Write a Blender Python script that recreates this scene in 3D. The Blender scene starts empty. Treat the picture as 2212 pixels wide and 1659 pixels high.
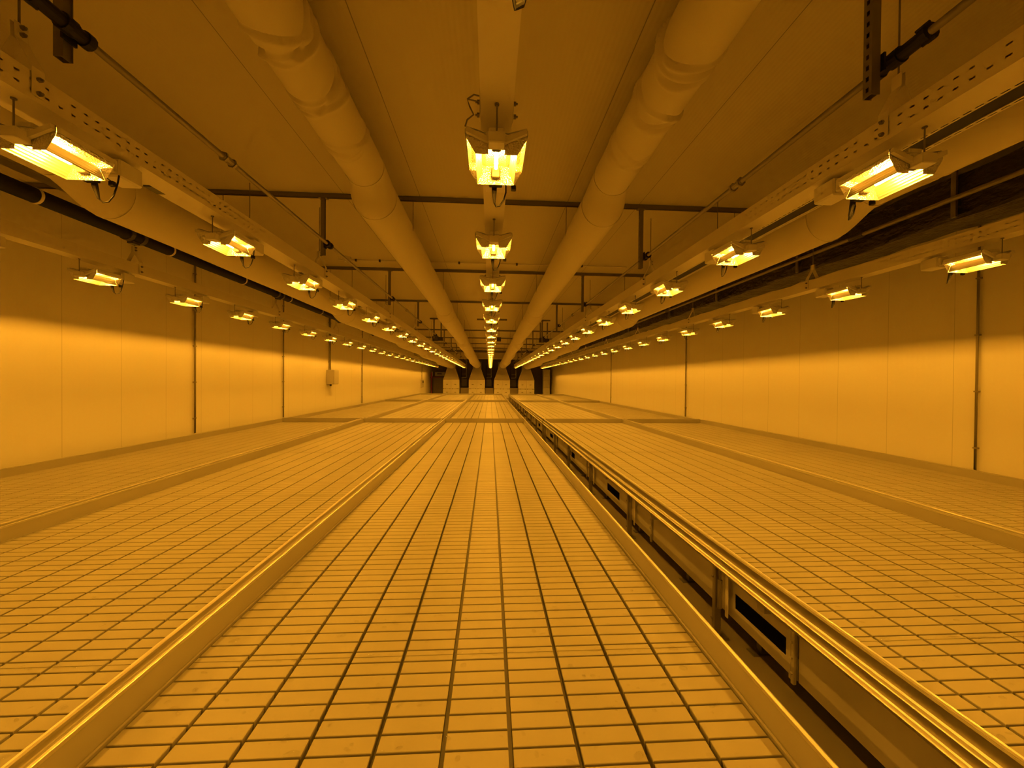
import bpy, math, random
from mathutils import Matrix, Vector
random.seed(7)
SC = bpy.context.scene
COL = SC.collection
PI = math.pi
FL = 1.47                      # eye height above the floor; h() turns a height relative to the eye into a world height
def h(v): return v + FL

# ------------------------------------------------------------------ materials
MATS = {}
def mat(name, color, rough=.5, metal=0., spec=.5, bump=None, vary=None, extra=None):
    m = bpy.data.materials.new(name); m.use_nodes = True
    nt = m.node_tree; N, L = nt.nodes, nt.links
    b = N['Principled BSDF']
    b.inputs['Base Color'].default_value = (*color, 1)
    b.inputs['Roughness'].default_value = rough
    b.inputs['Metallic'].default_value = metal
    b.inputs['Specular IOR Level'].default_value = spec
    tc = N.new('ShaderNodeTexCoord')
    if vary:                    # (scale xyz, amount): blotchy wear of the colour
        mp = N.new('ShaderNodeMapping'); mp.inputs['Scale'].default_value = vary[0]
        nz = N.new('ShaderNodeTexNoise'); nz.inputs['Scale'].default_value = 1.; nz.inputs['Detail'].default_value = 4
        mr = N.new('ShaderNodeMapRange'); mr.inputs['From Min'].default_value = .3; mr.inputs['From Max'].default_value = .7
        mr.inputs['To Min'].default_value = 1 - vary[1]; mr.inputs['To Max'].default_value = 1 + vary[1]
        mx = N.new('ShaderNodeVectorMath'); mx.operation = 'SCALE'; mx.inputs[0].default_value = color
        L.new(tc.outputs['Object'], mp.inputs['Vector']); L.new(mp.outputs[0], nz.inputs['Vector'])
        L.new(nz.outputs['Fac'], mr.inputs['Value']); L.new(mr.outputs[0], mx.inputs['Scale'])
        L.new(mx.outputs[0], b.inputs['Base Color'])
    if bump:                    # (kind, scale xyz, strength, distance)
        mp = N.new('ShaderNodeMapping'); mp.inputs['Scale'].default_value = bump[1]
        L.new(tc.outputs['Object'], mp.inputs['Vector'])
        if bump[0] == 'voronoi':
            t = N.new('ShaderNodeTexVoronoi'); t.inputs['Scale'].default_value = 1.; o = t.outputs['Distance']
        else:
            t = N.new('ShaderNodeTexNoise'); t.inputs['Scale'].default_value = 1.; t.inputs['Detail'].default_value = 6; o = t.outputs['Fac']
        L.new(mp.outputs[0], t.inputs['Vector'])
        bp = N.new('ShaderNodeBump'); bp.inputs['Strength'].default_value = bump[2]; bp.inputs['Distance'].default_value = bump[3]
        L.new(o, bp.inputs['Height']); L.new(bp.outputs[0], b.inputs['Normal'])
    if extra: extra(m, N, L, b, tc)
    MATS[name] = m
    return m

def seams(axis, start, pitch, width, dark, rib=0.):
    """panel joints: thin darker lines every PITCH along AXIS of the object's own coordinates, and fine ribs between them"""
    def f(m, N, L, b, tc):
        sx = N.new('ShaderNodeSeparateXYZ'); L.new(tc.outputs['Object'], sx.inputs[0])
        def math_(op, a, v=None):
            n = N.new('ShaderNodeMath'); n.operation = op
            L.new(a, n.inputs[0])
            if v is not None: n.inputs[1].default_value = v
            return n.outputs[0]
        c = sx.outputs[axis]
        s = math_('SUBTRACT', c, start)
        w = math_('PINGPONG', math_('ADD', s, 1000 * pitch), pitch / 2)   # 0 at each joint
        near = math_('LESS_THAN', w, width)
        mx = N.new('ShaderNodeMix'); mx.data_type = 'RGBA'
        col = b.inputs['Base Color'].default_value[:]
        mx.inputs['A'].default_value = col
        mx.inputs['B'].default_value = (col[0] * dark, col[1] * dark, col[2] * dark, 1)
        L.new(near, mx.inputs['Factor']); L.new(mx.outputs['Result'], b.inputs['Base Color'])
        if rib:
            wv = math_('SINE', math_('MULTIPLY', c, 2 * PI / rib))
            bp = N.new('ShaderNodeBump'); bp.inputs['Strength'].default_value = .12; bp.inputs['Distance'].default_value = .002
            L.new(wv, bp.inputs['Height']); L.new(bp.outputs[0], b.inputs['Normal'])
    return f

WHITE = (.70, .65, .52)
mat('white_paint', WHITE, .42)
mat('fixture_paint', (.74, .71, .62), .4)
mat('tray_plastic', (.375, .35, .275), .42, 0., .18, vary=((1.3, .9, 1), .07), bump=('noise', (40, 40, 40), .05, .002))
mat('groove_shade', (.10, .09, .07), .45)
mat('aluminium', (.76, .73, .64), .34, 1., bump=('noise', (30, 2, 30), .08, .002))
mat('galvanised', (.47, .44, .36), .45, .35, vary=((3, 3, 3), .12))
mat('wall_panel', (.78, .74, .62), .40, extra=seams(1, .45, .74, .003, .72, .062))
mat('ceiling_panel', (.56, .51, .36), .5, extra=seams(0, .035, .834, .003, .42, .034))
mat('fabric', (.66, .61, .46), .85, bump=('noise', (6, 3, 6), .25, .02))
mat('black_rubber', (.010, .009, .007), .55, 0., .3)
mat('dark_hardware', (.07, .062, .05), .45, .3)
mat('black_foil', (.05, .043, .032), .24, .75, bump=('noise', (16, 9, 16), 1., .05))
mat('steel_pipe', (.34, .31, .24), .38, .7)
mat('strut_steel', (.24, .22, .18), .45, .7)
mat('reflector_metal', (.88, .85, .78), .30, .82, bump=('voronoi', (140, 140, 140), .9, .004))
mat('louver_metal', (.84, .81, .74), .28, .92)
mat('socket_ceramic', (.07, .06, .05), .6)
mat('concrete', (.26, .235, .19), .65, vary=((1.5, 1.5, 1.5), .15))
mat('cabinet_panel', (.70, .67, .57), .5)
mat('hood_sheet', (.40, .37, .30), .45, .2, bump=('noise', (3, 3, 14), .5, .03))
mat('door_paint', (.34, .31, .25), .5)
mat('far_end_shade', (.16, .145, .115), .7)  # dark tone stands in for shade on the end wall and over the bulkhead
mat('red_paint', (.42, .04, .02), .45)
mat('grey_box', (.55, .52, .45), .45)
mat('slot_shade', (.004, .004, .003), .9, spec=.0)

def emission(name, color, strength):
    m = bpy.data.materials.new(name); m.use_nodes = True
    nt = m.node_tree; nt.nodes.clear()
    e = nt.nodes.new('ShaderNodeEmission'); o = nt.nodes.new('ShaderNodeOutputMaterial')
    e.inputs['Color'].default_value = (*color, 1); e.inputs['Strength'].default_value = strength
    nt.links.new(e.outputs[0], o.inputs[0]); MATS[name] = m
emission('sodium_arc', (1., .405, .024), 1770.)

def glass():
    m = bpy.data.materials.new('lamp_glass'); m.use_nodes = True
    nt = m.node_tree; nt.nodes.clear(); N, L = nt.nodes, nt.links
    t = N.new('ShaderNodeBsdfTransparent'); g = N.new('ShaderNodeBsdfGlossy'); g.inputs['Roughness'].default_value = .05
    t.inputs['Color'].default_value = (.97, .97, .97, 1)
    x = N.new('ShaderNodeMixShader'); x.inputs[0].default_value = .06
    o = N.new('ShaderNodeOutputMaterial')
    L.new(t.outputs[0], x.inputs[1]); L.new(g.outputs[0], x.inputs[2]); L.new(x.outputs[0], o.inputs[0])
    MATS['lamp_glass'] = m
glass()
def water():
    m = bpy.data.materials.new('water'); m.use_nodes = True
    nt = m.node_tree; nt.nodes.clear(); N, L = nt.nodes, nt.links
    t = N.new('ShaderNodeBsdfTransparent'); g = N.new('ShaderNodeBsdfGlossy'); g.inputs['Roughness'].default_value = .03
    lw = N.new('ShaderNodeLayerWeight'); lw.inputs['Blend'].default_value = .5
    pw = N.new('ShaderNodeMath'); pw.operation = 'POWER'; pw.inputs[1].default_value = 3.
    f = N.new('ShaderNodeMath'); f.operation = 'MULTIPLY_ADD'; f.inputs[1].default_value = .5; f.inputs[2].default_value = .06
    L.new(lw.outputs['Facing'], pw.inputs[0]); L.new(pw.outputs[0], f.inputs[0])
    t.inputs['Color'].default_value = (.98, .98, .98, 1)
    x = N.new('ShaderNodeMixShader'); o = N.new('ShaderNodeOutputMaterial')
    L.new(f.outputs[0], x.inputs[0]); L.new(t.outputs[0], x.inputs[1]); L.new(g.outputs[0], x.inputs[2]); L.new(x.outputs[0], o.inputs[0])
    MATS['water'] = m
water()

# ------------------------------------------------------------------ mesh building
class MB:
    def __init__(s): s.v, s.f = [], []
    def quad(s, a, b, c, d):
        n = len(s.v); s.v += [a, b, c, d]; s.f.append((n, n + 1, n + 2, n + 3)); return s
    def poly(s, pts):
        n = len(s.v); s.v += list(pts); s.f.append(tuple(range(n, n + len(pts)))); return s
    def box(s, x0, x1, y0, y1, z0, z1):
        n = len(s.v)
        s.v += [(x0, y0, z0), (x1, y0, z0), (x1, y1, z0), (x0, y1, z0), (x0, y0, z1), (x1, y0, z1), (x1, y1, z1), (x0, y1, z1)]
        for q in ((3, 2, 1, 0), (4, 5, 6, 7), (0, 1, 5, 4), (1, 2, 6, 5), (2, 3, 7, 6), (3, 0, 4, 7)): s.f.append(tuple(n + i for i in q))
        return s
    def cbox(s, x0, x1, y0, y1, z0, z1, c):
        """box with chamfered edges all round"""
        n = len(s.v)
        X = (x0, x0 + c, x1 - c, x1); Y = (y0, y0 + c, y1 - c, y1); Z = (z0, z0 + c, z1 - c, z1)
        idx = {}
        for i in (0, 1):
            for j in (0, 1):
                for k in (0, 1):
                    ox, oy, oz = X[3 * i], Y[3 * j], Z[3 * k]
                    ix, iy, iz = X[1 + i], Y[1 + j], Z[1 + k]
                    for a, p in ((0, (ox, iy, iz)), (1, (ix, oy, iz)), (2, (ix, iy, oz))):
                        idx[i, j, k, a] = len(s.v); s.v.append(p)
        g = lambda i, j, k, a: idx[i, j, k, a]
        F = s.f
        for i in (0, 1):
            q = [g(i, 0, 0, 0), g(i, 1, 0, 0), g(i, 1, 1, 0), g(i, 0, 1, 0)]; F.append(tuple(q if i else q[::-1]))
            q = [g(0, i, 0, 1), g(1, i, 0, 1), g(1, i, 1, 1), g(0, i, 1, 1)]; F.append(tuple(q[::-1] if i else q))
            q = [g(0, 0, i, 2), g(1, 0, i, 2), g(1, 1, i, 2), g(0, 1, i, 2)]; F.append(tuple(q if i else q[::-1]))
        for i in (0, 1):
            for j in (0, 1):
                F.append((g(i, j, 0, 0), g(i, j, 0, 1), g(i, j, 1, 1), g(i, j, 1, 0)))
                F.append((g(i, 0, j, 0), g(i, 0, j, 2), g(i, 1, j, 2), g(i, 1, j, 0)))
                F.append((g(0, i, j, 1), g(0, i, j, 2), g(1, i, j, 2), g(1, i, j, 1)))
                for k in (0, 1): F.append((g(i, j, k, 0), g(i, j, k, 1), g(i, j, k, 2)))
        return s
    def tube(s, pts, r, n=8, cap=True):
        """round tube along points; r a number or one per point"""
        P = [Vector(p) for p in pts]; rs = r if isinstance(r, (list, tuple)) else [r] * len(P)
        base = len(s.v); prev = None
        for i, p in enumerate(P):
            d = (P[min(i + 1, len(P) - 1)] - P[max(i - 1, 0)]).normalized()
            if prev is None:
                u = d.orthogonal().normalized()
            else:
                u = prev - d * prev.dot(d)
                u = u.normalized() if u.length > 1e-6 else d.orthogonal().normalized()
            prev = u; w = d.cross(u)
            for k in range(n):
                a = 2 * PI * k / n
                q = p + (u * math.cos(a) + w * math.sin(a)) * rs[i]; s.v.append(tuple(q))
        for i in range(len(P) - 1):
            for k in range(n):
                a, b = base + i * n + k, base + i * n + (k + 1) % n
                s.f.append((a, b, b + n, a + n))
        if cap:
            s.f.append(tuple(base + k for k in range(n))[::-1]); s.f.append(tuple(base + (len(P) - 1) * n + k for k in range(n)))
        return s
    def sheet(s, prof, y0, y1, t=0.):
        """extrude an (x,z) polyline along y; t>0 gives it a thickness"""
        if t:
            m = len(prof); nr = []
            for i in range(m):
                a, b = prof[max(i - 1, 0)], prof[min(i + 1, m - 1)]
                dx, dz = b[0] - a[0], b[1] - a[1]; l = math.hypot(dx, dz) or 1
                nr.append((-dz / l * t, dx / l * t))
            loop = list(prof) + [(prof[i][0] + nr[i][0], prof[i][1] + nr[i][1]) for i in range(m - 1, -1, -1)]
            n = len(s.v); k = len(loop)
            s.v += [(x, y0, z) for x, z in loop] + [(x, y1, z) for x, z in loop]
            for i in range(k): j = (i + 1) % k; s.f.append((n + i, n + j, n + k + j, n + k + i))
            for i in range(m - 1):
                s.f.append((n + i, n + k - 1 - i, n + k - 2 - i, n + i + 1)); s.f.append((n + k + i, n + k + i + 1, n + 2 * k - 2 - i, n + 2 * k - 1 - i))
        else:
            n = len(s.v); k = len(prof)
            s.v += [(x, y0, z) for x, z in prof] + [(x, y1, z) for x, z in prof]
            for i in range(k - 1): s.f.append((n + i, n + i + 1, n + k + i + 1, n + k + i))
        return s
    def mesh(s, name, m, smooth=False):
        me = bpy.data.meshes.new(name); me.from_pydata(s.v, [], s.f); me.update()
        me.materials.append(MATS[m])
        if smooth:
            for p in me.polygons: p.use_smooth = True
        return me
    def build(s, name, m, parent=None, loc=None, smooth=False):
        return place(name, s.mesh(name, m, smooth), parent, loc)

def place(name, me, parent=None, loc=None):
    o = bpy.data.objects.new(name, me); COL.objects.link(o)
    if parent is not None: o.parent = parent
    if loc is not None: o.location = loc
    return o
def tag(o, label, cat, group=None, kind=None):
    o['label'] = label; o['category'] = cat
    if group: o['group'] = group
    if kind: o['kind'] = kind
    return o
def thing(name, label, cat, loc=(0, 0, 0), group=None):
    o = bpy.data.objects.new(name, None); COL.objects.link(o); o.location = loc; o.empty_display_size = .1
    return tag(o, label, cat, group)
def struct(o, label=None):
    o['kind'] = 'structure'
    if label: o['label'] = label
    return o
ORD = ('first second third fourth fifth sixth seventh eighth ninth tenth eleventh twelfth thirteenth fourteenth fifteenth sixteenth seventeenth '
       'eighteenth nineteenth twentieth twenty-first twenty-second twenty-third twenty-fourth twenty-fifth twenty-sixth').split()

# ------------------------------------------------------------------ the room
XL, XR, YF, YB = -5.1, 5.35, -3.0, 34.0
HC = 2.05                              # ceiling, above the eye
Y_BULK = 26.2
struct(MB().box(XL - .15, XR + .15, YF - .15, YB + .15, -.12, 0).build('floor', 'concrete'), 'brown concrete floor seen in the open aisle')
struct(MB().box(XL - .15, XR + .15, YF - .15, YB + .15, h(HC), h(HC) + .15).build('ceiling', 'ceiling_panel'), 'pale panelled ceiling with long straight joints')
struct(MB().box(XL - .15, XL, YF, YB, 0, h(HC)).build('wall_left', 'wall_panel'), 'pale panel wall on the left, bright below and dark above')
struct(MB().box(XR, XR + .15, YF, YB, 0, h(HC)).build('wall_right', 'wall_panel'), 'pale panel wall on the right, bright below and dark above')
struct(MB().box(XL, XR, YB, YB + .15, 0, h(HC)).build('wall_back', 'far_end_shade'), 'end wall toned dark as shade behind the white air handlers')
struct(MB().box(XL, XR, YF - .15, YF, 0, h(HC)).build('wall_front', 'wall_panel'), 'pale panel wall closing the room')
b = MB().box(XL, XR, Y_BULK, Y_BULK + .12, h(1.50), h(1.90))
struct(b.build('trim_1', 'ceiling_panel'), 'pale bulkhead panel hanging across the far end')
struct(MB().box(XL, XR, Y_BULK - .03, Y_BULK + .15, h(1.455), h(1.498)).build('trim_2', 'white_paint'), 'pale edge strip under the bulkhead')
struct(MB().box(XL, XR, Y_BULK + .02, Y_BULK + .10, h(1.90), h(HC)).build('trim_3', 'far_end_shade'), 'dark strip standing in for the shaded gap over the bulkhead')  # solid dark strip in place of the shaded gap
d = struct(MB().cbox(-4.95, -3.86, YB - .06, YB - .003, 0.0, h(.22), .01).build('door_1', 'door_paint'), 'grey brown door in the far left corner')
MB().box(-4.02, -3.96, YB - .10, YB - .06, h(-.55), h(-.42)).build('door_handle', 'dark_hardware', d)

# ------------------------------------------------------------------ grow tables
ZT = h(-1.0)                           # top of the moulded cells
HW, TL = .942, 8.66                    # half width at the rim, length
RIM = .088
def tray_mesh():
    m = MB()
    nx, px, py = 10, .184, .0565
    ny = int((TL - .08) / py); y0 = (TL - ny * py) / 2
    gx, gy, ch, dp = .0053, .0027, .0016, .042     # half groove widths, edge softening, groove depth
    seam = {int((.83 - .02) / py) + int(2.03 / py) * k for k in range(5)}
    for i in range(nx):
        xa, xb = (i - nx / 2) * px + gx, (i + 1 - nx / 2) * px - gx
        for j in range(ny):
            ya, yb = y0 + j * py + gy, y0 + (j + 1) * py - gy
            n = len(m.v)
            m.v += [(xa + .005, ya + .006, -dp), (xb - .005, ya + .006, -dp), (xb - .005, yb - .006, -dp), (xa + .005, yb - .006, -dp),
                    (xa + .001, ya + .0005, -ch), (xb - .001, ya + .0005, -ch), (xb - .001, yb - .0005, -ch), (xa + .001, yb - .0005, -ch),
                    (xa + ch + .001, ya + ch, 0), (xb - ch - .001, ya + ch, 0), (xb - ch - .001, yb - ch, 0), (xa + ch + .001, yb - ch, 0)]
            for a in (0, 4):
                for k in range(4): m.f.append((n + a + k, n + a + (k + 1) % 4, n + a + 4 + (k + 1) % 4, n + a + 4 + k))
            m.f.append((n + 8, n + 9, n + 10, n + 11))
            if j in seam:              # lapped joint between two tray sheets
                m.cbox(xa + .002, xb - .002, (ya + yb) / 2 - .001, (ya + yb) / 2 + .0035, -.002, .0022, .0008)
    # curb, side wall and rolled rim of both long sides
    for s in (-1, 1):
        prof = [(s * .9245, -dp), (s * .9255, -.001), (s * .930, 0), (s * .9345, -.001), (s * .9355, -.006), (s * .9372, -.006), (s * .9385, .01), (s * HW, RIM - .004), (s * (HW + .002), RIM), (s * (HW + .010), RIM), (s * (HW + .012), RIM - .005), (s * (HW + .012), RIM - .014)]
        m.sheet(prof, 0, TL)
    for e in (0, 1):                   # end walls
        yb = .012 if e == 0 else TL - .012; yo = .004 if e == 0 else TL - .004; ye = -.004 if e == 0 else TL + .004
        m.quad((-HW, yb, -dp), (HW, yb, -dp), (HW, yo, RIM), (-HW, yo, RIM))
        m.quad((-HW, yo, RIM), (HW, yo, RIM), (HW, ye, RIM), (-HW, ye, RIM))
        m.quad((-HW, ye, RIM), (HW, ye, RIM), (HW, ye, RIM - .02), (-HW, ye, RIM - .02))
    return m.mesh('tray', 'tray_plastic')
def frame_mesh(aisle):
    m = MB()
    W = HW + .0125
    for s in (-1, 1):                  # stepped aluminium profile along both sides, deeper ledges towards the aisle
        if aisle and s < 0:
            prof = [(W, RIM - .004), (W + .004, RIM - .002), (W + .006, RIM - .008), (W + .006, .040), (W + .010, .034), (W + .026, .034), (W + .028, .031), (W + .028, -.002), (W + .032, -.006), (W + .047, -.007), (W + .049, -.010), (W + .049, -.015), (W + .018, -.017), (W + .018, -.044), (W - .02, -.044)]
        else:
            prof = [(W, RIM - .004), (W + .003, RIM - .002), (W + .004, RIM - .008), (W + .004, .066), (W + .006, .062), (W + .017, .062), (W + .018, .059), (W + .018, -.040), (W - .02, -.040)]
        m.sheet([(s * x, z) for x, z in prof], 0, TL)
    for s in (-1, 1):                  # bright cap folded over the tray rim
        m.sheet([(s * x, z) for x, z in ((HW - .0015, RIM - .010), (HW - .0015, RIM + .001), (HW + .0005, RIM + .0026), (HW + .0085, RIM + .0026), (HW + .0145, RIM - .001), (HW + .0155, RIM - .006))], 0, TL)
    for y in (0, TL - .03): m.box(-W, W, y, y + .03, -.07, -.045)
    for k in range(1, 7): m.box(-W, W, TL * k / 7 - .025, TL * k / 7 + .025, -.09, -.046)
    m.quad((-W, 0, -.0445), (W, 0, -.0445), (W, TL, -.0445), (-W, TL, -.0445))
    return m.mesh('frame', 'aluminium')
def leg_mesh():
    m = MB()
    zb = -ZT
    m.cbox(-.021, .021, -.013, .013, zb + .012, -.05, .004)
    m.tube([(0, -.03, zb + .18), (0, -.03, -.13)], .013, 10)
    m.tube([(0, -.03, -.13), (0, -.03, -.042)], .007, 8)
    m.box(-.05, .05, -.04, .03, zb, zb + .012)
    m.tube([(-.024, 0, -.12), (-.032, 0, -.12)], .008, 6); m.tube([(-.024, 0, -.36), (-.032, 0, -.36)], .008, 6)
    return m.mesh('leg', 'steel_pipe')
GROOVE_SHADE = MB().quad((-.937, .01, -.0415), (.937, .01, -.0415), (.937, TL - .01, -.0415), (-.937, TL - .01, -.0415)).mesh('groove_shade', 'groove_shade')  # dark sheet under the cells; its colour stands in for groove shade
TRAY, FRAME, FRAME_AISLE, LEG = tray_mesh(), frame_mesh(False), frame_mesh(True), leg_mesh()
CLEAT = MB().cbox(-.003, .003, -.012, .012, -.33, -.10, .001).mesh('bracket', 'white_paint')
COLS = [('column along the left wall', -4.785, -3.008), ('column second from the left wall', -2.938, -1.128),
        ('middle column', -1.060, .822), ('column right of the open aisle', 1.312, 3.218), ('column along the right wall', 3.288, 5.17)]
Y0S = [.52, 9.25, 17.98]
NEAR = ['nearest', 'second', 'farthest']
for ci, (cl, xa, xb) in enumerate(COLS):
    for ri, y0 in enumerate(Y0S):
        t = thing('grow_table', 'grooved tray table, %s of three in the %s' % (NEAR[ri], cl), 'table', ((xa + xb) / 2, y0, ZT), 'flood tables covering the room')
        t.scale.x = (xb - xa) / (2 * HW)
        place('tray', TRAY, t); place('groove_shade', GROOVE_SHADE, t); place('frame', FRAME_AISLE if ci == 3 else FRAME, t)
        for s in (-1, 1):
            for k in range(7):
                yy = (2.15 - .52 - 1.4) + 1.4 * k
                l = place('leg', LEG, t, (s * (HW - .012 if ci == 3 else HW - .05), yy, 0))
                if ci == 3 and s == -1: place('bracket', CLEAT, l, (.025, -.055, 0))

# water left on the trays nearest the camera
SEAM_Y = .52 + (TL - int((TL - .08) / .0565) * .0565) / 2 + (int(.81 / .0565) + .5) * .0565
def droplets():
    m = MB(); rnd = random.Random(11)
    for (xa, xb, ya, yb, n) in ((-1.0, .76, .95, 2.6, 330), (-2.8, -1.2, 1.0, 2.6, 150), (1.4, 3.0, 1.0, 2.8, 170)):
        for q_ in range(n + 36):
            x, y = rnd.uniform(xa, xb), ya + (yb - ya) * rnd.random() ** 1.5
            if q_ >= n: y = SEAM_Y + rnd.gauss(0, .006)
            r = rnd.choice((.003, .004, .005, .007, .009)) * rnd.uniform(.8, 1.3); e = rnd.uniform(.9, 2.0) * (1.8 if q_ >= n else 1); an = rnd.uniform(-.6, .6)
            hh = r * rnd.uniform(.22, .4); n0 = len(m.v); K = 10
            rings = ((1., 0.), (.86, .55), (.5, .9))
            for rr, zz in rings:
                for k in range(K):
                    a = 2 * PI * k / K; w = 1 + .15 * math.sin(2 * a + x * 90)
                    u, v = r * e * rr * w * math.cos(a), r * rr * w * math.sin(a)
                    m.v.append((x + u * math.cos(an) - v * math.sin(an), y + u * math.sin(an) + v * math.cos(an), ZT - .0004 + hh * zz))
            m.v.append((x, y, ZT + hh))
            for q in range(2):
                for k in range(K): a, b_ = n0 + q * K + k, n0 + q * K + (k + 1) % K; m.f.append((a, b_, b_ + K, a + K))
            for k in range(K): m.f.append((n0 + 2 * K + k, n0 + 2 * K + (k + 1) % K, n0 + 3 * K))
    return m
tag(droplets().build('water_droplets', 'water', smooth=True), 'scattered clear water drops on the nearest wet trays', 'water', kind='stuff')

# galvanised air duct under the right-hand tables, with dark outlet slots, seen across the open aisle
XD = 1.375
joints = [-.4, 1.62, 3.14, 5.30, 7.7, 9.85, 12.0, 14.15, 16.3, 18.45, 20.6, 22.75, 24.9, 26.6]
slots = {1: (1.69, 2.06), 2: (3.98, 4.40), 3: (6.13, 6.55), 4: (8.28, 8.70), 5: (10.4, 10.82), 6: (12.6, 13.0), 7: (14.7, 15.1), 8: (16.9, 17.3), 9: (19., 19.4), 10: (21.2, 21.6), 11: (23.3, 23.7), 12: (25.4, 25.8)}
Z0d, Z1d = h(-1.325), h(-1.118)
for i in range(len(joints) - 1):
    ya, yb = joints[i] + .004, joints[i + 1] - .004
    t = thing('bench_duct', 'galvanised duct length under the right tables, %s along the aisle' % ORD[i], 'duct', (XD, ya, 0), 'galvanised duct lengths along the aisle')
    L = yb - ya; m = MB()
    if i in slots:
        sa, sb = slots[i][0] - ya, slots[i][1] - ya; za, zb = Z0d + .066, Z0d + .150
        m.box(0, .004, 0, sa, Z0d, Z1d).box(0, .004, sb, L, Z0d, Z1d).box(0, .004, sa, sb, Z0d, za).box(0, .004, sa, sb, zb, Z1d)
        MB().box(.012, .06, sa - .01, sb + .01, za - .01, zb + .01).build('slot_shade_block', 'slot_shade', t)  # near-black block stands in for the shade inside the slot
    else:
        m.box(0, .004, 0, L, Z0d, Z1d)
    m.box(.004, .35, 0, L, Z1d - .004, Z1d).box(.004, .35, 0, L, Z0d, Z0d + .004).box(.346, .35, 0, L, Z0d, Z1d)
    m.build('casing', 'galvanised', t)
    MB().box(-.002, .004, 0, L, Z1d - .003, Z1d + .004).build('edge_strip', 'aluminium', t)
    f = MB().cbox(-.018, -.001, 0, .018, Z0d - .02, Z1d + .01, .003).cbox(-.012, -.001, .024, .036, Z0d - .01, Z1d + .005, .002)
    for q in (.03, .1, .17): f.tube([(-.018, .009, Z0d + q), (-.026, .009, Z0d + q)], .006, 6)
    f.build('flange', 'galvanised', t)
    for q in (.25, .75):
        MB().box(.1, .14, L * q - .02, L * q + .02, 0, Z0d).box(.05, .19, L * q - .03, L * q + .03, 0, .006).build('foot', 'strut_steel', t)

# ------------------------------------------------------------------ light rails, hangers, lights
ROWS = [('row along the left wall', -4.15), ('left inner row', -2.05), ('middle row', .02), ('right inner row', 2.0), ('row along the right wall', 4.14)]
ZL = h(.995)                           # bottom of the reflectors
ZR0, ZR1, RW = h(1.194), h(1.314), .0715
RY0, RY1 = -1.6, 31.2
def rail_mesh():
    m = MB(); p = .055; n = int((RY1 - RY0) / p); H = ZR1 - ZR0
    ys = (0, .0175, .0375, p); zs = (0, H * .31, H * .375, H * .67, H * .735, H)
    for s in (-1, 1):
        x = s * RW
        for k in range(n):
            y = RY0 + k * p
            for a in range(3):
                for c in range(5):
                    if a == 1 and c in (1, 3) and (c == 1 or k % 9): continue
                    q = ((x, y + ys[a], zs[c]), (x, y + ys[a + 1], zs[c]), (x, y + ys[a + 1], zs[c + 1]), (x, y + ys[a], zs[c + 1]))
                    m.quad(*(q if s > 0 else q[::-1]))
    ye = RY0 + n * p
    m.quad((-RW, RY0, 0), (RW, RY0, 0), (RW, ye, 0), (-RW, ye, 0)).quad((-RW, RY0, H), (RW, RY0, H), (RW, ye, H), (-RW, ye, H))
    m.box(-RW + .02, RW - .02, RY0, ye, .01, H - .01)      # cables lying in the channel
    return m.mesh('light_rail', 'white_paint')
RAIL = rail_mesh()
def hanger_meshes():
    a = MB(); zt = ZR1 - ZR0
    for s in (-1, 1):
        x = s * (RW + .004)
        pts = [(x, .02), (x, zt + .02), (s * .008, zt + .145), (s * .008, zt + .210)]
        for i in range(3):
            (xa, za), (xb, zb) = pts[i], pts[i + 1]; w = .024; o = s * .003
            n = len(a.v)
            a.v += [(xa, -w, za), (xa, w, za), (xb, w, zb), (xb, -w, zb), (xa + o, -w, za), (xa + o, w, za), (xb + o, w, zb), (xb + o, -w, zb)]
            for q in ((0, 1, 2, 3), (7, 6, 5, 4), (0, 4, 5, 1), (1, 5, 6, 2), (2, 6, 7, 3), (3, 7, 4, 0)): a.f.append(tuple(n + v for v in q))
    bolts = MB().tube([(0, 0, 0), (.012, 0, 0)], .010, 6).tube([(.012, 0, 0), (.020, 0, 0)], .005, 6)
    rod = MB().tube([(0, 0, zt + .175), (0, 0, h(HC) - ZR0)], .0045, 6)
    return a.mesh('strap', 'white_paint'), bolts.mesh('bolt', 'strut_steel'), rod.mesh('rod', 'strut_steel')
STRAP, BOLT, ROD = hanger_meshes()
HY = [1.80 + 2.94 * k for k in range(10)]
for rn, x in ROWS:
    tag(place('light_rail', RAIL, None, (x, 0, ZR0)), 'long white perforated steel rail carrying the lights of the %s' % rn, 'rail', 'perforated light rails', 'thing')
    for k, y in enumerate(HY):
        t = thing('rail_hanger', 'forked hanger, %s along the light rail of the %s' % (ORD[k], rn), 'hanger', (x, y, ZR0), 'hangers holding the light rails')
        place('strap', STRAP, t)
        if k < 3:
            for s in (-1, 1):
                for z in (.035, .095):
                    o = place('bolt', BOLT, t, (s * (RW + .007), 0, z)); o.rotation_euler.z = 0 if s > 0 else PI
            place('bolt', BOLT, t, (.011, 0, ZR1 - ZR0 + .165)); place('bolt', BOLT, t, (.011, 0, ZR1 - ZR0 + .196))
        place('rod', ROD, t)

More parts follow.
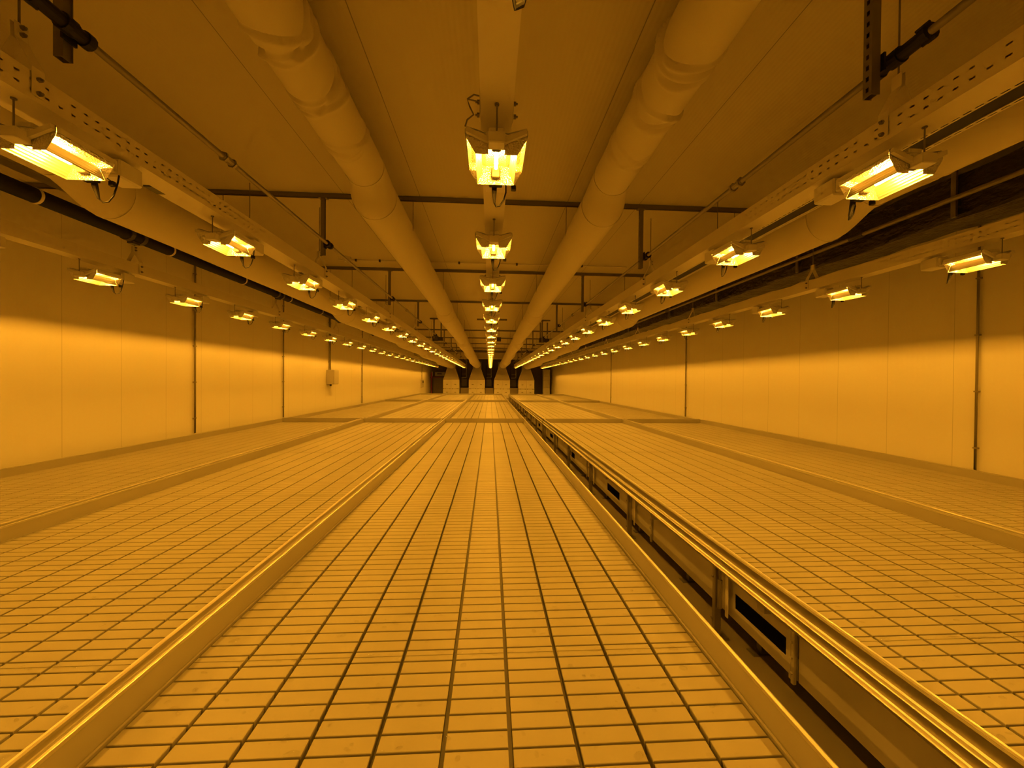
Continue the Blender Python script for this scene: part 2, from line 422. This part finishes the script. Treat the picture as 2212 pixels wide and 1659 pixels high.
WING = [(-.1325, .067), (-.136, .080), (-.135, .103), (-.120, .110), (-.085, .101), (-.050, .090), (-.030, .094), (0, .096), (.030, .094), (.050, .090), (.085, .101), (.120, .110), (.135, .103), (.136, .080), (.1325, .067)]
LZ = .046                              # lamp axis
def light_meshes():
    M = {}
    # painted outer shell: gull wing, spine box towards the near end
    s = MB(); out = [(x * 1.015, z + .004) for x, z in WING[1:-1]]
    s.sheet(out, -.132, .132, .002)
    s.cbox(-.036, .036, -.190, -.1315, .019, .068, .004).cbox(-.034, .034, -.13, .24, .098, .122, .005)
    for q in (-1, 1):                  # folded lugs of the near end
        A, B, C_, D = (q * .036, .042), (q * .1345, .086), (q * .132, .108), (q * .036, .066)
        y0, y1 = -.150, -.134
        f = [(x, y0, z) for x, z in (A, B, C_, D)]; g = [(x, y1, z) for x, z in (A, B, C_, D)]
        s.poly(f if q > 0 else f[::-1]); s.poly(g[::-1] if q > 0 else g)
        for a in range(4): s.quad(f[a], g[a], g[(a + 1) % 4], f[(a + 1) % 4])
    M['housing'] = s.mesh('housing', 'fixture_paint')
    # hammered reflector with its two end plates
    r = MB(); r.sheet(WING, -.130, .130)
    for y in (-.1305, .1305):
        nw, nz = .036, .021
        top = [(x, y, z) for x, z in WING[:8]][::-1]
        lp = [(-.092, y, 0.), (-nw, y, 0.), (-nw, y, nz), (0, y, nz)] if y < 0 else [(-.092, y, 0.), (0, y, 0.)]
        lp = lp + top
        r.poly(lp); r.poly([(-a, b_, c) for a, b_, c in lp][::-1])
    M['reflector'] = r.mesh('reflector', 'reflector_metal')
    # ribbed louver strip leaning in over the lamp's flank
    def louver(q):
        l = MB(); n = 9
        pr = [(q * (.092 - .026 * i / n + (.0016 if i % 2 else 0)), .061 * i / n) for i in range(n + 1)]
        l.sheet(pr, -.129, .129, .0010)
        return l.mesh('louver', 'louver_metal')
    M['louver_a'], M['louver_b'] = louver(-1), louver(1)
    # lamp: clear tube, arc inside, ceramic ends
    g = MB().tube([(0, -.104, LZ), (0, -.096, LZ), (0, .096, LZ), (0, .104, LZ)], [.010, .016, .016, .010], 12)
    M['lamp'] = g.mesh('lamp', 'lamp_glass', True)
    M['arc'] = MB().tube([(0, -.060, LZ), (0, .060, LZ)], .0085, 6, False).mesh('arc_tube', 'sodium_arc', True)
    M['socket'] = MB().cbox(-.02, .02, -.012, .012, LZ - .020, LZ + .030, .004).mesh('socket', 'socket_ceramic')
    # ballast at the far end, under the rail
    b_ = MB().cbox(-.058, .058, .245, .385, .082, .180, .008)
    b_.cbox(-.05, .05, .225, .247, .095, .165, .006)
    M['ballast'] = b_.mesh('ballast', 'fixture_paint')
    M['rod'] = MB().tube([(0, -.165, .067), (0, -.165, ZR0 - ZL + .002)], .0035, 6).tube([(0, -.165, ZR0 - ZL - .007), (0, -.165, ZR0 - ZL - .001)], .010, 8).mesh('hanging_rod', 'strut_steel')
    # plug and cable loop
    c = MB(); c.tube([(-.006, .178, .016), (-.006, .182, -.006), (-.005, .200, -.062)], [.013, .013, .006], 8)
    c.cbox(-.034, .034, .132, .172, .004, .030, .004)
    c.tube([(-.005, .200, -.060), (.004, .212, -.074), (.022, .222, -.066), (.044, .226, -.032), (.056, .228, .01), (.056, .238, .05), (.05, .25, .088)], .0042, 7)
    c.tube([(.088, .134, .022), (.088, .150, .020), (.092, .165, .014)], .0025, 5).cbox(.080, .106, .156, .176, -.010, .016, .003)
    M['cable'] = c.mesh('cable', 'black_rubber')
    t = MB()
    cur = [(-.078, -.17, .19), (-.09, -.165, .205), (-.128, -.16, .215), (-.118, -.16, .185), (-.10, -.16, .15), (-.128, -.155, .13), (-.137, -.148, .105)]
    t.tube(cur, .0035, 6).tube([(-.128, -.16, .215), (-.10, -.165, .232), (-.078, -.17, .224)], .0035, 6)
    M['wire'] = t.mesh('wire', 'strut_steel')
    return M
LM = light_meshes()
Y1, DY = 1.835, 1.184
def grow_light(label, x, y, detail, near, long_cable=False):
    t = thing('grow_light', label, 'light', (x, y, ZL), 'hanging sodium grow lights')
    place('housing', LM['housing'], t)
    rf = place('reflector', LM['reflector'], t)
    if near: lp = place('lamp', LM['lamp'], t); place('arc_tube', LM['arc'], lp)
    else: lp = place('lamp', LM['arc'], t)
    place('ballast', LM['ballast'], t)
    place('louver', LM['louver_a'], t); place('louver', LM['louver_b'], t)
    place('hanging_rod', LM['rod'], t)
    place('socket', LM['socket'], lp, (0, -.114, 0)); place('socket', LM['socket'], lp, (0, .114, 0))
    if detail:
        c = place('cable', LM['cable'], t)
        if long_cable: c.scale.z = 2.2; c.location.x = .025
    return t
for ri, (rn, x) in enumerate(ROWS):
    first = 2 if ri in (0,) else (1 if ri == 4 else 0)
    for k in range(-2, 25):  # rearmost light of each row is unseen, added to brighten the near tables
        y = Y1 + DY * k + (.10, .11, 0, .01, .045)[ri]
        if k < first - (1 if ri == 0 else 0): lab = 'lit grow light of the %s hanging out of the picture' % rn
        elif ri == 0 and k == 1: lab = 'grow light of the row along the left wall, cut off by the picture edge'
        elif ri == 2 and k == -1: lab = 'grow light of the middle row above the picture, only its dark cable showing'
        else: lab = 'lit grow light, %s in view in the %s' % (ORD[k - first], rn)
        g = grow_light(lab, x, y, k < 14, k < 6, ri == 2 and k == -1)
        if ri == 2 and k in (0, -1): place('wire', LM['wire'], g)

# ------------------------------------------------------------------ fabric ducts
def duct_mesh(segs, folds, flip):
    """segs: (y0, y1, z, r) straight lengths; between two of them the sleeve tapers. folds: (y, depth)"""
    st = []
    for i, (a, b_, z, r) in enumerate(segs):
        y = a
        while y < b_ - 1e-6:
            st.append((y, z, r)); y += .03 if y < .9 else (.009 if y < 3.4 else (.06 if y < 10 else .25))
        st.append((b_, z, r))
        if i + 1 < len(segs):
            na, _, nz, nr = segs[i + 1]
            for q in range(1, 6):
                f = q / 6; g = f * f * (3 - 2 * f); st.append((b_ + (na - b_) * f, z + (nz - z) * g, r + (nr - r) * g))
    K = 64; m = MB(); rnd = random.Random(5 if flip else 3)
    ph = [rnd.uniform(0, 6.28) for _ in range(200)]
    for (y, z, r) in st:
        for k in range(K):
            a = 2 * PI * k / K; dr = 0.
            for fi, (fy, dp) in enumerate(folds):
                d0 = abs(y - fy)
                if d0 > .35: continue
                for w in range(3):     # gathered cloth: a few slanting creases round each tie
                    off = (.055 * math.sin(a + ph[fi * 3 + w]) + .03 * math.sin(2 * a + ph[fi * 3 + w + 1])) + (w - 1) * .05
                    u = (y - fy - off) / (.009 + .005 * w)
                    dr -= dp * (.6 + .5 * math.sin(3 * a + ph[fi + w + 7])) * math.exp(-u * u)
                    u2 = (y - fy - off - .026) / .016; dr += dp * .5 * math.exp(-u2 * u2)
            dr += .0025 * math.sin(a * 3 + y * 2.1) * math.sin(y * 1.3)
            m.v.append((math.sin(a) * (r + dr), y, z + math.cos(a) * (r + dr)))
    for i in range(len(st) - 1):
        for k in range(K):
            p, q = i * K + k, i * K + (k + 1) % K; m.f.append((p, q, q + K, p + K))
    e = len(st) - 1
    m.f.append(tuple(range(K))); m.f.append(tuple(e * K + k for k in range(K))[::-1])
    return m.mesh('sleeve', 'fabric', True)
def ring(y, z, r, w=.03, t=.006):
    m = MB(); K = 40
    for (yy, rr) in ((y, r), (y, r + t), (y + w, r + t), (y + w, r)):
        for k in range(K): a = 2 * PI * k / K; m.v.append((math.sin(a) * rr, yy, z + math.cos(a) * rr))
    for i in range(4):
        for k in range(K): p, q = i * K + k, i * K + (k + 1) % K; j = ((i + 1) % 4) * K; m.f.append((p, q, j + (k + 1) % K, j + k))
    return m
CH = [1.79] + [4.39 + 2.82 * k for k in range(8)]     # ceiling strut lines
def fabric_duct(x, segs, folds, label, flip):
    t = thing('fabric_duct', label, 'duct', (x, 0, 0), 'white fabric air ducts')
    place('sleeve', duct_mesh([(a, b_, h(z), r) for a, b_, z, r in segs], folds, flip), t)
    for i in range(len(segs) - 1):
        a, b_, z, r = segs[i]; na, _, nz, nr = segs[i + 1]
        ring(b_ - .03, h(z), r + .001, .04, .004).build('collar', 'fabric', t, smooth=False)
        ring(na, h(nz), nr + .001, .03, .004).build('collar', 'fabric', t)
    for y in CH:
        seg = next((s for s in segs if s[0] <= y <= s[1]), None)
        if seg is None or y < 2: continue
        for s in (-1, 1):
            MB().tube([(s * seg[3], y, h(seg[2])), (s * seg[3], y, h(HC) - .045)], .0035, 6).build('hanger_rod', 'strut_steel', t)
SEG_IN = [(-1.5, 3.35, 1.79, .163), (3.62, 8.95, 1.67, .198), (9.25, 14.6, 1.585, .215), (14.9, 19.6, 1.49, .236), (20., 24.8, 1.40, .262), (25.2, 31.5, 1.29, .30)]
SEG_OUT = [(-1.5, 2.95, 1.60, .170), (3.35, 8.1, 1.505, .205), (8.5, 13.6, 1.43, .222), (14., 18.2, 1.37, .240), (18.6, 24., 1.31, .265), (24.4, 31.5, 1.24, .30)]
fabric_duct(-3.13, SEG_OUT, [(2.3, .010), (1.2, .01)], 'outer white fabric duct on the left, beside the black insulated pipe', False)
fabric_duct(-1.075, SEG_IN, [(2.02, .026), (2.38, .021), (2.85, .014), (1.5, .02), (1.2, .02)], 'inner white fabric duct left of the middle light row', False)
fabric_duct(1.055, SEG_IN, [(1.98, .026), (2.37, .022), (2.86, .012), (1.5, .02), (1.2, .02)], 'inner white fabric duct right of the middle light row', True)
fabric_duct(3.06, SEG_OUT, [(2.5, .010), (1.3, .01)], 'outer white fabric duct on the right, beside the black foil duct', True)

# ------------------------------------------------------------------ ceiling struts, drop struts and the pipes they carry
def channel(x0, x1, y, label):
    m = MB(); z0, z1 = h(HC) - .045, h(HC)
    m.box(x0, x1, y - .020, y - .0165, z0, z1).box(x0, x1, y + .0165, y + .020, z0, z1).box(x0, x1, y - .020, y + .020, z1 - .004, z1)
    m.box(x0, x1, y - .020, y - .010, z0, z0 + .003).box(x0, x1, y + .010, y + .020, z0, z0 + .003)
    tag(m.build('strut_channel', 'strut_steel'), label, 'strut', 'steel channels across the ceiling')
for k, y in enumerate(CH):
    if k == 0:
        channel(-2.2, -1.5, y, 'short steel channel above the picture holding the nearest left strut')
        channel(1.4, 2.1, y - .11, 'short steel channel above the picture holding the nearest right strut')
    elif k == 4:
        for nm, xa, xb in (('left', -2.0, -1.35), ('middle', -.45, .55), ('right', 1.35, 2.0)):
            channel(xa, xb, y, 'short steel channel on the ceiling, %s piece of the broken fifth line' % nm)
    else:
        channel(XL + .02, XR - .02, y, 'steel channel bolted across the ceiling, %s line from the camera' % ORD[k])
def drop_mesh(top, bot):          # slotted web on the -x side, plain flanges front and back
    m = MB(); z0, z1 = bot, top
    m.box(-.0205, -.0175, -.0205, .0205, z0, z1).box(.0175, .0205, -.0205, .0205, z0, z1)
    # perforated web 
    n = int((z1 - z0) / .05)
    for k in range(n):
        za = z0 + k * .05
        m.box(-.0175, .0175, -.0205, -.0175, za, za + .02).box(-.0175, -.007, -.0205, -.0175, za + .02, za + .042).box(.007, .0175, -.0205, -.0175, za + .02, za + .042).box(-.0175, .0175, -.0205, -.0175, za + .042, za + .05)
    m.box(-.0175, .0175, -.0205, -.0175, z0 + n * .05, z1)
    m.box(-.0175, .0175, .010, .013, z0, z1)
    m.v = [(y, x, z) for x, y, z in m.v]; m.f = [f[::-1] for f in m.f]
    return m.mesh('post', 'strut_steel')
for sd, x, zb, px, pz in (('left', -1.86, 1.375, -1.80, 1.49), ('right', 1.735, 1.315, 1.805, 1.46)):
    DROP = drop_mesh(h(HC) - .045, h(zb))
    FOOT = MB().box(-.045, .045, -.03, .03, h(HC) - .053, h(HC) - .046).mesh('foot_plate', 'strut_steel')
    for k, y in enumerate(CH):
        yy = y - (.11 if k == 0 and sd == 'right' else 0)
        t = thing('drop_strut', 'steel strut hanging from the ceiling by the %s pipe, %s from the camera' % (sd, ORD[k]), 'strut', (x, yy, 0), 'struts holding the pipes')
        place('post', DROP, t); place('foot_plate', FOOT, t)
    t = thing('steel_pipe', 'thin steel pipe running the room along the %s drop struts' % sd, 'pipe', (px, 0, h(pz)), 'thin steel pipes on drop struts')
    MB().tube([(0, -1.5, 0), (0, 30.5, 0)], .017, 12).build('tube', 'steel_pipe', t, smooth=True)
    for y in (2.75, 8.4, 13.9):
        MB().tube([(0, y - .06, 0), (0, y + .06, 0)], .023, 10).tube([(0, y - .05, 0), (0, y - .035, 0)], .033, 6).tube([(0, y + .035, 0), (0, y + .05, 0)], .033, 6).build('coupling', 'steel_pipe', t)
    for k, y in enumerate(CH):
        yy = y - (.11 if k == 0 and sd == 'right' else 0); s = -1 if px > x else 1
        c = MB().tube([(0, yy - .055, 0), (0, yy - .02, 0)], .036, 12).tube([(0, yy + .02, 0), (0, yy + .05, 0)], .036, 12).tube([(0, yy - .02, 0), (0, yy + .02, 0)], .028, 12)
        c.tube([(0, yy, 0), (s * .045, yy, 0)], .018, 8).box(min(s * .032, s * .042), max(s * .032, s * .042), yy - .03, yy + .03, -.04, .04)
        if k == 0:
            d = -.17
            c.tube([(0, yy + d, 0), (0, yy - .05, 0)], .029, 14).tube([(0, yy + d - .012, 0), (0, yy + d + .014, 0)], .037, 14).tube([(0, yy - .068, 0), (0, yy - .045, 0)], .037, 14)
            for q in range(3):
                a = q * 2 * PI / 3 + .5; c.tube([(math.cos(a) * .036, yy + d - .03, math.sin(a) * .036), (math.cos(a) * .036, yy + d + .02, math.sin(a) * .036)], .007, 6)
        c.build('clamp', 'black_rubber', t)
for sx, nm in ((-1.80, 'left'), (1.805, 'right')):
    t = thing('pipe_valve', 'dark valve actuator box on the %s thin pipe, far down the room' % nm, 'valve', (sx, CH[4] + .26, h(1.40)))
    MB().cbox(-.14, .05, -.1, .1, -.09, .07, .01).build('body', 'dark_hardware', t)
    MB().cbox(.06, .20, -.08, .08, -.08, .04, .01).build('actuator', 'dark_hardware', t)
    MB().box(-.12, -.08, -.02, .02, .07, HC - 1.40 - .046).box(.12, .16, -.02, .02, .04, HC - 1.40 - .046).build('bracket', 'strut_steel', t)

# left: black insulated pipe with pale straps and a slim tray above it
t = thing('insulated_pipe', 'black insulated pipe with pale straps along the left, above the outer lights', 'pipe', (-3.72, 0, h(1.475)))
MB().tube([(0, -1.5, 0), (0, 30.5, 0)], .062, 16).build('insulation', 'black_rubber', t, smooth=True)
for k in range(18):
    y = 3.36 + 1.32 * k
    ring(y, 0, .062, .022, .004).build('strap', 'white_paint', t)
t = thing('pipe_tray', 'slim metal tray running above the black insulated pipe', 'tray', (-3.60, 0, h(1.582)))
MB().sheet([(-.06, .03), (-.06, 0), (.05, 0), (.05, .03)], -1.5, 30.5, .003).build('channel', 'steel_pipe', t)
MB().tube([(0, -1.5, .02), (0, 30.5, .02)], .016, 10).build('tube', 'steel_pipe', t)
for k, y in enumerate((4.24, 6.98, 9.72, 12.46)):
    t = thing('pipe_bracket', 'dark bracket carrying the black insulated pipe, %s from the camera' % ORD[k], 'bracket', (-3.66, y, 0), 'brackets of the black insulated pipe')
    MB().box(-.145, -.105, -.02, .02, h(1.58), h(HC)).build('post', 'strut_steel', t)
    MB().box(-.15, .12, -.02, .02, h(1.548), h(1.580)).build('arm', 'strut_steel', t)
    MB().tube([(-.06, -.09, h(1.475)), (-.06, -.05, h(1.475))], .075, 12).tube([(-.06, .05, h(1.475)), (-.06, .09, h(1.475))], .075, 12).box(-.09, -.03, -.04, .04, h(1.385), h(1.41)).box(-.075, -.045, -.03, .03, h(1.53), h(1.575)).build('clamp', 'dark_hardware', t)

# right: duct wrapped in black foil, pipe in front of it, brackets
t = thing('foil_duct', 'large duct wrapped in crinkled black foil along the right', 'duct', (4.265, 0, h(1.545)))
m = MB(); n = 150; rnd = random.Random(2)
prof = [(0, 0), (.02, -.02), (.40, -.02), (.42, 0), (.42, .36), (.40, .38), (.02, .38), (0, .36), (0, .27), (0, .18), (0, .09)]
K = len(prof)
for i in range(n + 1):
    y = -1.5 + 32. * i / n
    for (x, z) in prof: m.v.append((x + rnd.uniform(-.014, .014), y, z + rnd.uniform(-.014, .014)))
for i in range(n):
    for k in range(K): p, q = i * K + k, i * K + (k + 1) % K; m.f.append((p, q, q + K, p + K))
m.f.append(tuple(range(K))); m.f.append(tuple(n * K + k for k in range(K)))
m.build('wrapping', 'black_foil', t)
t = thing('wall_pipe', 'slim pale pipe in front of the black foil duct', 'pipe', (4.19, 0, h(1.69)))
MB().tube([(0, -1.5, 0), (0, 30.5, 0)], .022, 12).build('tube', 'steel_pipe', t, smooth=True)
for y in (4.2, 8.9, 13.8, 18.6): MB().tube([(0, y - .08, 0), (0, y + .08, 0)], .032, 10).build('coupling', 'dark_hardware', t)
for k, y in enumerate((3.3, 5.1, 7.0, 8.9, 11.6, 14.3)):
    t = thing('duct_bracket', 'upright strut against the black foil duct, %s from the camera' % ORD[k], 'bracket', (4.228, y, 0), 'struts of the black foil duct')
    MB().box(-.010, .010, -.02, .02, h(1.53), h(HC)).build('post', 'strut_steel', t)

# slotted cable trays beside the inner rails
def cable_tray(x, label, sign):
    t = thing('cable_tray', label, 'tray', (x, 0, h(1.42)), 'slotted cable trays')
    def flange(xo, nm):
        m = MB(); p = .05; y0 = .6; n = int(29.5 / p)
        for k in range(n):
            y = y0 + p * k
            for (ya, yb, xa, xb) in ((0, .016, 0, .03), (.016, p, 0, .010), (.016, p, .019, .03)):
                m.quad((xo + xa, y + ya, 0), (xo + xb, y + ya, 0), (xo + xb, y + yb, 0), (xo + xa, y + yb, 0))
        m.box(xo - .002, xo, y0, y0 + n * p, 0, .05).box(xo + .03, xo + .032, y0, y0 + n * p, 0, .05)
        m.quad((xo, y0, .05), (xo + .03, y0, .05), (xo + .03, y0 + n * p, .05), (xo, y0 + n * p, .05))
        m.build('flange', 'white_paint', t)
    flange(-.088, 'a'); flange(.056, 'b')
    MB().box(-.053, .053, .6, 30., .004, .04).build('cable_bundle', 'black_rubber', t)
    for k in range(10):
        MB().box(-.08, .08, 1.2 + 3 * k, 1.24 + 3 * k, .051, .056).tube([(0, 1.22 + 3 * k, .05), (0, 1.22 + 3 * k, HC - 1.42)], .004, 6).build('hanger_rod', 'strut_steel', t)
cable_tray(2.55, 'slotted cable tray with black cables beside the right inner rail', 1)
t = thing('cable_trunking', 'plain pale cable trunking beside the left inner rail', 'trunking', (-2.53, 0, h(1.42)))
MB().box(-.05, .05, .6, 30., 0, .06).build('cover', 'white_paint', t)
for k in range(6): MB().box(-.035, .035, 3.0 + 2.3 * k, 3.12 + 2.3 * k, -.012, 0).build('clip', 'dark_hardware', t)
for k in range(10): MB().tube([(0, 1.2 + 3 * k, .05), (0, 1.2 + 3 * k, HC - 1.42)], .004, 6).build('hanger_rod', 'strut_steel', t)

# detector and its conduit, sensor box
yc = 6.72
t = thing('detector_conduit', 'thin conduit crossing the ceiling beside the round detector', 'conduit', (0, yc, h(HC) - .02))
MB().tube([(-2.6, 0, 0), (2.4, 0, 0)], .010, 8).build('tube', 'white_paint', t)
for x in (-2.3, -1.9, -.55, .45, 1.6): MB().cbox(x - .015, x + .015, -.015, .015, -.02, .02, .003).build('clip', 'dark_hardware', t)
t = thing('smoke_detector', 'round white detector on the ceiling left of the inner duct', 'detector', (-2.42, yc - .1, h(HC)))
MB().tube([(0, 0, 0), (0, 0, -.03)], .075, 20).build('base', 'white_paint', t)
MB().tube([(0, 0, -.03), (0, 0, -.05), (0, 0, -.075)], [.06, .06, .035], 20).build('sensor', 'white_paint', t)
t = thing('sensor_box', 'small dark box hanging just right of the middle light row', 'sensor', (.34, 15.3, h(1.62)))
MB().cbox(-.085, .085, -.06, .06, -.07, .10, .01).build('case', 'dark_hardware', t)
MB().tube([(0, 0, .10), (0, 0, HC - 1.62)], .01, 8).build('stem', 'strut_steel', t)

# ------------------------------------------------------------------ conduits and boxes on the side walls
def conduit(side, y, z0, z1, r, label, mt='steel_pipe', pair=0.):
    x = XL + r + .012 if side < 0 else XR - r - .012
    t = thing('wall_conduit', label, 'conduit', (x, y, 0), 'upright conduits on the walls')
    for q in ((0,) if not pair else (-pair / 2, pair / 2)):
        MB().tube([(0, q, z0), (0, q, z1)], r, 10).build('tube', mt, t, smooth=True)
    z = z0 + .25
    while z < z1:
        MB().box(-r - .011 if side < 0 else -r * 1.1, r * 1.1 if side < 0 else r + .011, -r * 1.6 - pair / 2, r * 1.6 + pair / 2, z, z + .014).build('clip', mt, t); z += .62
top = h(HC) - .002
conduit(-1, 6.93, h(-.95), top, .014, 'upright conduit on the left wall, nearest the camera')
conduit(-1, 9.77, h(-.95), top, .014, 'slim upright conduit on the left wall, just before the table joint')
conduit(-1, 12.5, h(.28), top, .016, 'pair of upright conduits above the grey box on the left wall', pair=.09)
conduit(-1, 15.6, h(-.95), top, .016, 'slim upright conduit on the left wall beyond the grey box')
conduit(-1, 29.0, h(.06), top, .02, 'upright conduit at the far end of the left wall, above the control box')
conduit(1, 3.92, h(-.95), top, .0115, 'upright conduit on the right wall, nearest the camera')
conduit(1, 10.2, h(-.95), top, .014, 'upright conduit on the right wall, second from the camera')
conduit(1, 16.7, h(-.95), top, .014, 'upright conduit on the right wall, third from the camera')
t = thing('electrical_box', 'grey electrical box on the left wall below two conduits', 'box', (XL, 12.5, h(.05)))
MB().cbox(.002, .22, -.18, .20, -.21, .24, .008).build('case', 'grey_box', t)
MB().cbox(.221, .236, -.17, .19, -.20, .23, .004).build('lid', 'grey_box', t)
MB().tube([(.06, 0, -.21), (.06, 0, -.27)], .03, 10).build('gland', 'dark_hardware', t)
t = thing('control_box', 'small control box with dark display at far end of left wall', 'box', (XL, 29.0, h(-.25)))
MB().cbox(.002, .12, -.3, .3, -.30, .28, .01).build('case', 'grey_box', t)
MB().box(.121, .128, -.2, .2, .02, .2).build('display', 'black_rubber', t)

# ------------------------------------------------------------------ the far end
def air_handler(x, label):
    yf, w, dpt = 32.0, .665, 1.1
    t = thing('air_handler', label, 'air handler', (x, yf, 0), 'air handlers at the far end')
    MB().box(-w, w, .03, dpt, 0.02, h(.035)).build('cabinet', 'cabinet_panel', t)
    for (za, zb) in ((h(-.68), h(.03)), (h(-1.25), h(-.715)), (.03, h(-1.285))):
        for s in (-1, 1):
            xa, xb = (-w, -.012) if s < 0 else (.012, w)
            p = MB().cbox(xa, xb, 0, .03, za, zb, .012).build('panel', 'cabinet_panel', t)
            if zb - za > .4:
                c = (xa + xb) / 2; zc = za + (zb - za) * .48
                MB().cbox(c - .075, c + .075, -.022, 0, zc - .018, zc + .018, .006).build('handle', 'dark_hardware', p)
    k = MB()
    for q in (-.62, -.5, -.1, .1, .5, .62): k.box(q - .028, q + .028, -.012, .03, h(-.72), h(-.675))
    k.build('latch_bar', 'dark_hardware', t)
    z0, z1 = h(.035), h(1.55); m = MB(); n = len(m.v)
    a, c = .655, .34
    m.v += [(-a, .02, z0), (a, .02, z0), (a, dpt, z0), (-a, dpt, z0), (-c, .02, h(.93)), (c, .02, h(.93)), (c, dpt, h(.93)), (-c, dpt, h(.93)), (-c, .02, z1), (c, .02, z1), (c, dpt, z1), (-c, dpt, z1)]
    for o in (0, 4):
        for i in range(4): m.f.append((n + o + i, n + o + (i + 1) % 4, n + o + 4 + (i + 1) % 4, n + o + 4 + i))
    m.f.append((n + 8, n + 9, n + 10, n + 11))
    hd = m.build('hood', 'hood_sheet', t)
    e = MB()
    for s in (-1, 1): e.tube([(s * a, .01, z0), (s * c, .01, h(.93))], .016, 6)
    e.build('edge_angle', 'aluminium', hd)
for x, nm in ((-3.2, 'leftmost white air handler with pyramid hood under the outer left duct'), (-1.09, 'white air handler with pyramid hood under the inner left duct'),
              (1.0, 'white air handler with pyramid hood under the inner right duct'), (3.04, 'rightmost white air handler with pyramid hood under the outer right duct')):
    air_handler(x, nm)
for x, nm in ((-2.13, 'left'), (-.05, 'middle'), (2.02, 'right')):
    t = thing('pump_unit', 'dark machine cabinet in the %s gap between air handlers' % nm, 'machine', (x, 32.6, 0), 'dark machines between the air handlers')
    MB().cbox(-.34, .34, 0, .8, .02, h(-.62), .02).build('casing', 'door_paint', t)
    MB().box(-.34, .34, -.03, 0, h(-.60), h(-.50)).box(-.30, -.26, -.02, .02, h(-.5), h(1.3)).build('bar', 'black_rubber', t)
    MB().cbox(-.28, .20, .05, .6, h(-.50), h(.12), .02).build('upper_casing', 'dark_hardware', t)
    t = thing('coolant_pipe', 'pale bent pipe rising in the %s gap between air handlers' % nm, 'pipe', (x, 32.35, 0), 'bent pipes between the air handlers')
    MB().tube([(-.20, 0, h(.22)), (.12, 0, h(.22)), (.15, 0, h(.25)), (.15, 0, h(1.9))], .02, 8).tube([(-.20, 0, h(.52)), (.13, 0, h(.52))], .014, 8).build('tube', 'galvanised', t)
    MB().tube([(-.20, 0, h(.22)), (-.24, 0, h(.22))], .04, 8).build('elbow', 'galvanised', t)
t = thing('riser_duct', 'tall pale insulated riser duct standing right of the air handlers', 'duct', (4.85, 32.8, 0))
zs = [0.02, h(-.62), h(.02), h(.36), h(1.0)]
for a, b_ in zip(zs, zs[1:]): MB().cbox(-.29, .29, 0, .6, a + .004, b_ - .004, .012).build('section', 'cabinet_panel', t)
t = thing('standpipe', 'dark red upright pipe beside the far left door', 'pipe', (-5.0, 33.2, 0))
MB().tube([(0, 0, 0), (0, 0, h(.26))], .035, 10).tube([(-.1, 0, h(.25)), (.75, 0, h(.25))], .02, 8).build('tube', 'red_paint', t)
MB().tube([(.02, 0, h(.27)), (.02, 0, h(.34))], .05, 10).build('valve', 'red_paint', t)
t = thing('hanging_tag', 'small red and white hanging tag above the red pipe', 'tag', (-4.93, 33.1, h(.34)))
MB().box(-.09, -.01, 0, .01, 0, .30).build('red_half', 'red_paint', t); MB().box(-.01, .05, 0, .01, 0, .38).build('white_half', 'cabinet_panel', t)
t = thing('air_curtain', 'pale box with dark slot above the far left door', 'vent', (-4.35, 33.7, h(.52)))
MB().cbox(-.42, .42, 0, .28, -.18, .18, .02).build('case', 'grey_box', t)
MB().box(-.24, .16, -.006, 0, -.02, .06).build('slot', 'black_rubber', t)

# ------------------------------------------------------------------ camera, colour, sampling
F_PX, CX, CY, VP, ROLL = 831., 1106., 829.5, (1058.5, 822.), .0085
yv = Vector(((VP[0] - CX) / F_PX, -(VP[1] - CY) / F_PX, 1.)).normalized()     # the room's long axis seen in (right, up, forward)
up = Vector((math.sin(ROLL), math.cos(ROLL), 0.)); up = (up - yv * up.dot(yv)).normalized()
xv = up.cross(yv)
R, U, F = (Vector((xv[i], yv[i], up[i])) for i in range(3))
cam = bpy.data.objects.new('camera', bpy.data.cameras.new('camera')); COL.objects.link(cam)
cam.matrix_world = Matrix(((R.x, U.x, -F.x, 0), (R.y, U.y, -F.y, 0), (R.z, U.z, -F.z, FL), (0, 0, 0, 1)))
cam.data.sensor_width = 36.; cam.data.sensor_fit = 'HORIZONTAL'; cam.data.lens = 36. * F_PX / 2212.
cam.data.clip_start = .02; cam.data.clip_end = 200.
SC.camera = cam
w = bpy.data.worlds.new('world'); SC.world = w; w.use_nodes = True
w.node_tree.nodes['Background'].inputs[0].default_value = (0, 0, 0, 1)
vs = SC.view_settings
SC.display_settings.display_device = 'sRGB'
vs.view_transform = 'Standard'; vs.look = 'None'; vs.exposure = 0.; vs.gamma = 1.; vs.use_curve_mapping = False
cy = SC.cycles
cy.max_bounces = 6; cy.diffuse_bounces = 4; cy.glossy_bounces = 2; cy.transmission_bounces = 6; cy.transparent_max_bounces = 12
cy.sample_clamp_indirect = 4.; cy.caustics_reflective = True; cy.caustics_refractive = False
cy.use_denoising = True; cy.use_adaptive_sampling = True; cy.adaptive_threshold = .15; cy.adaptive_min_samples = 16
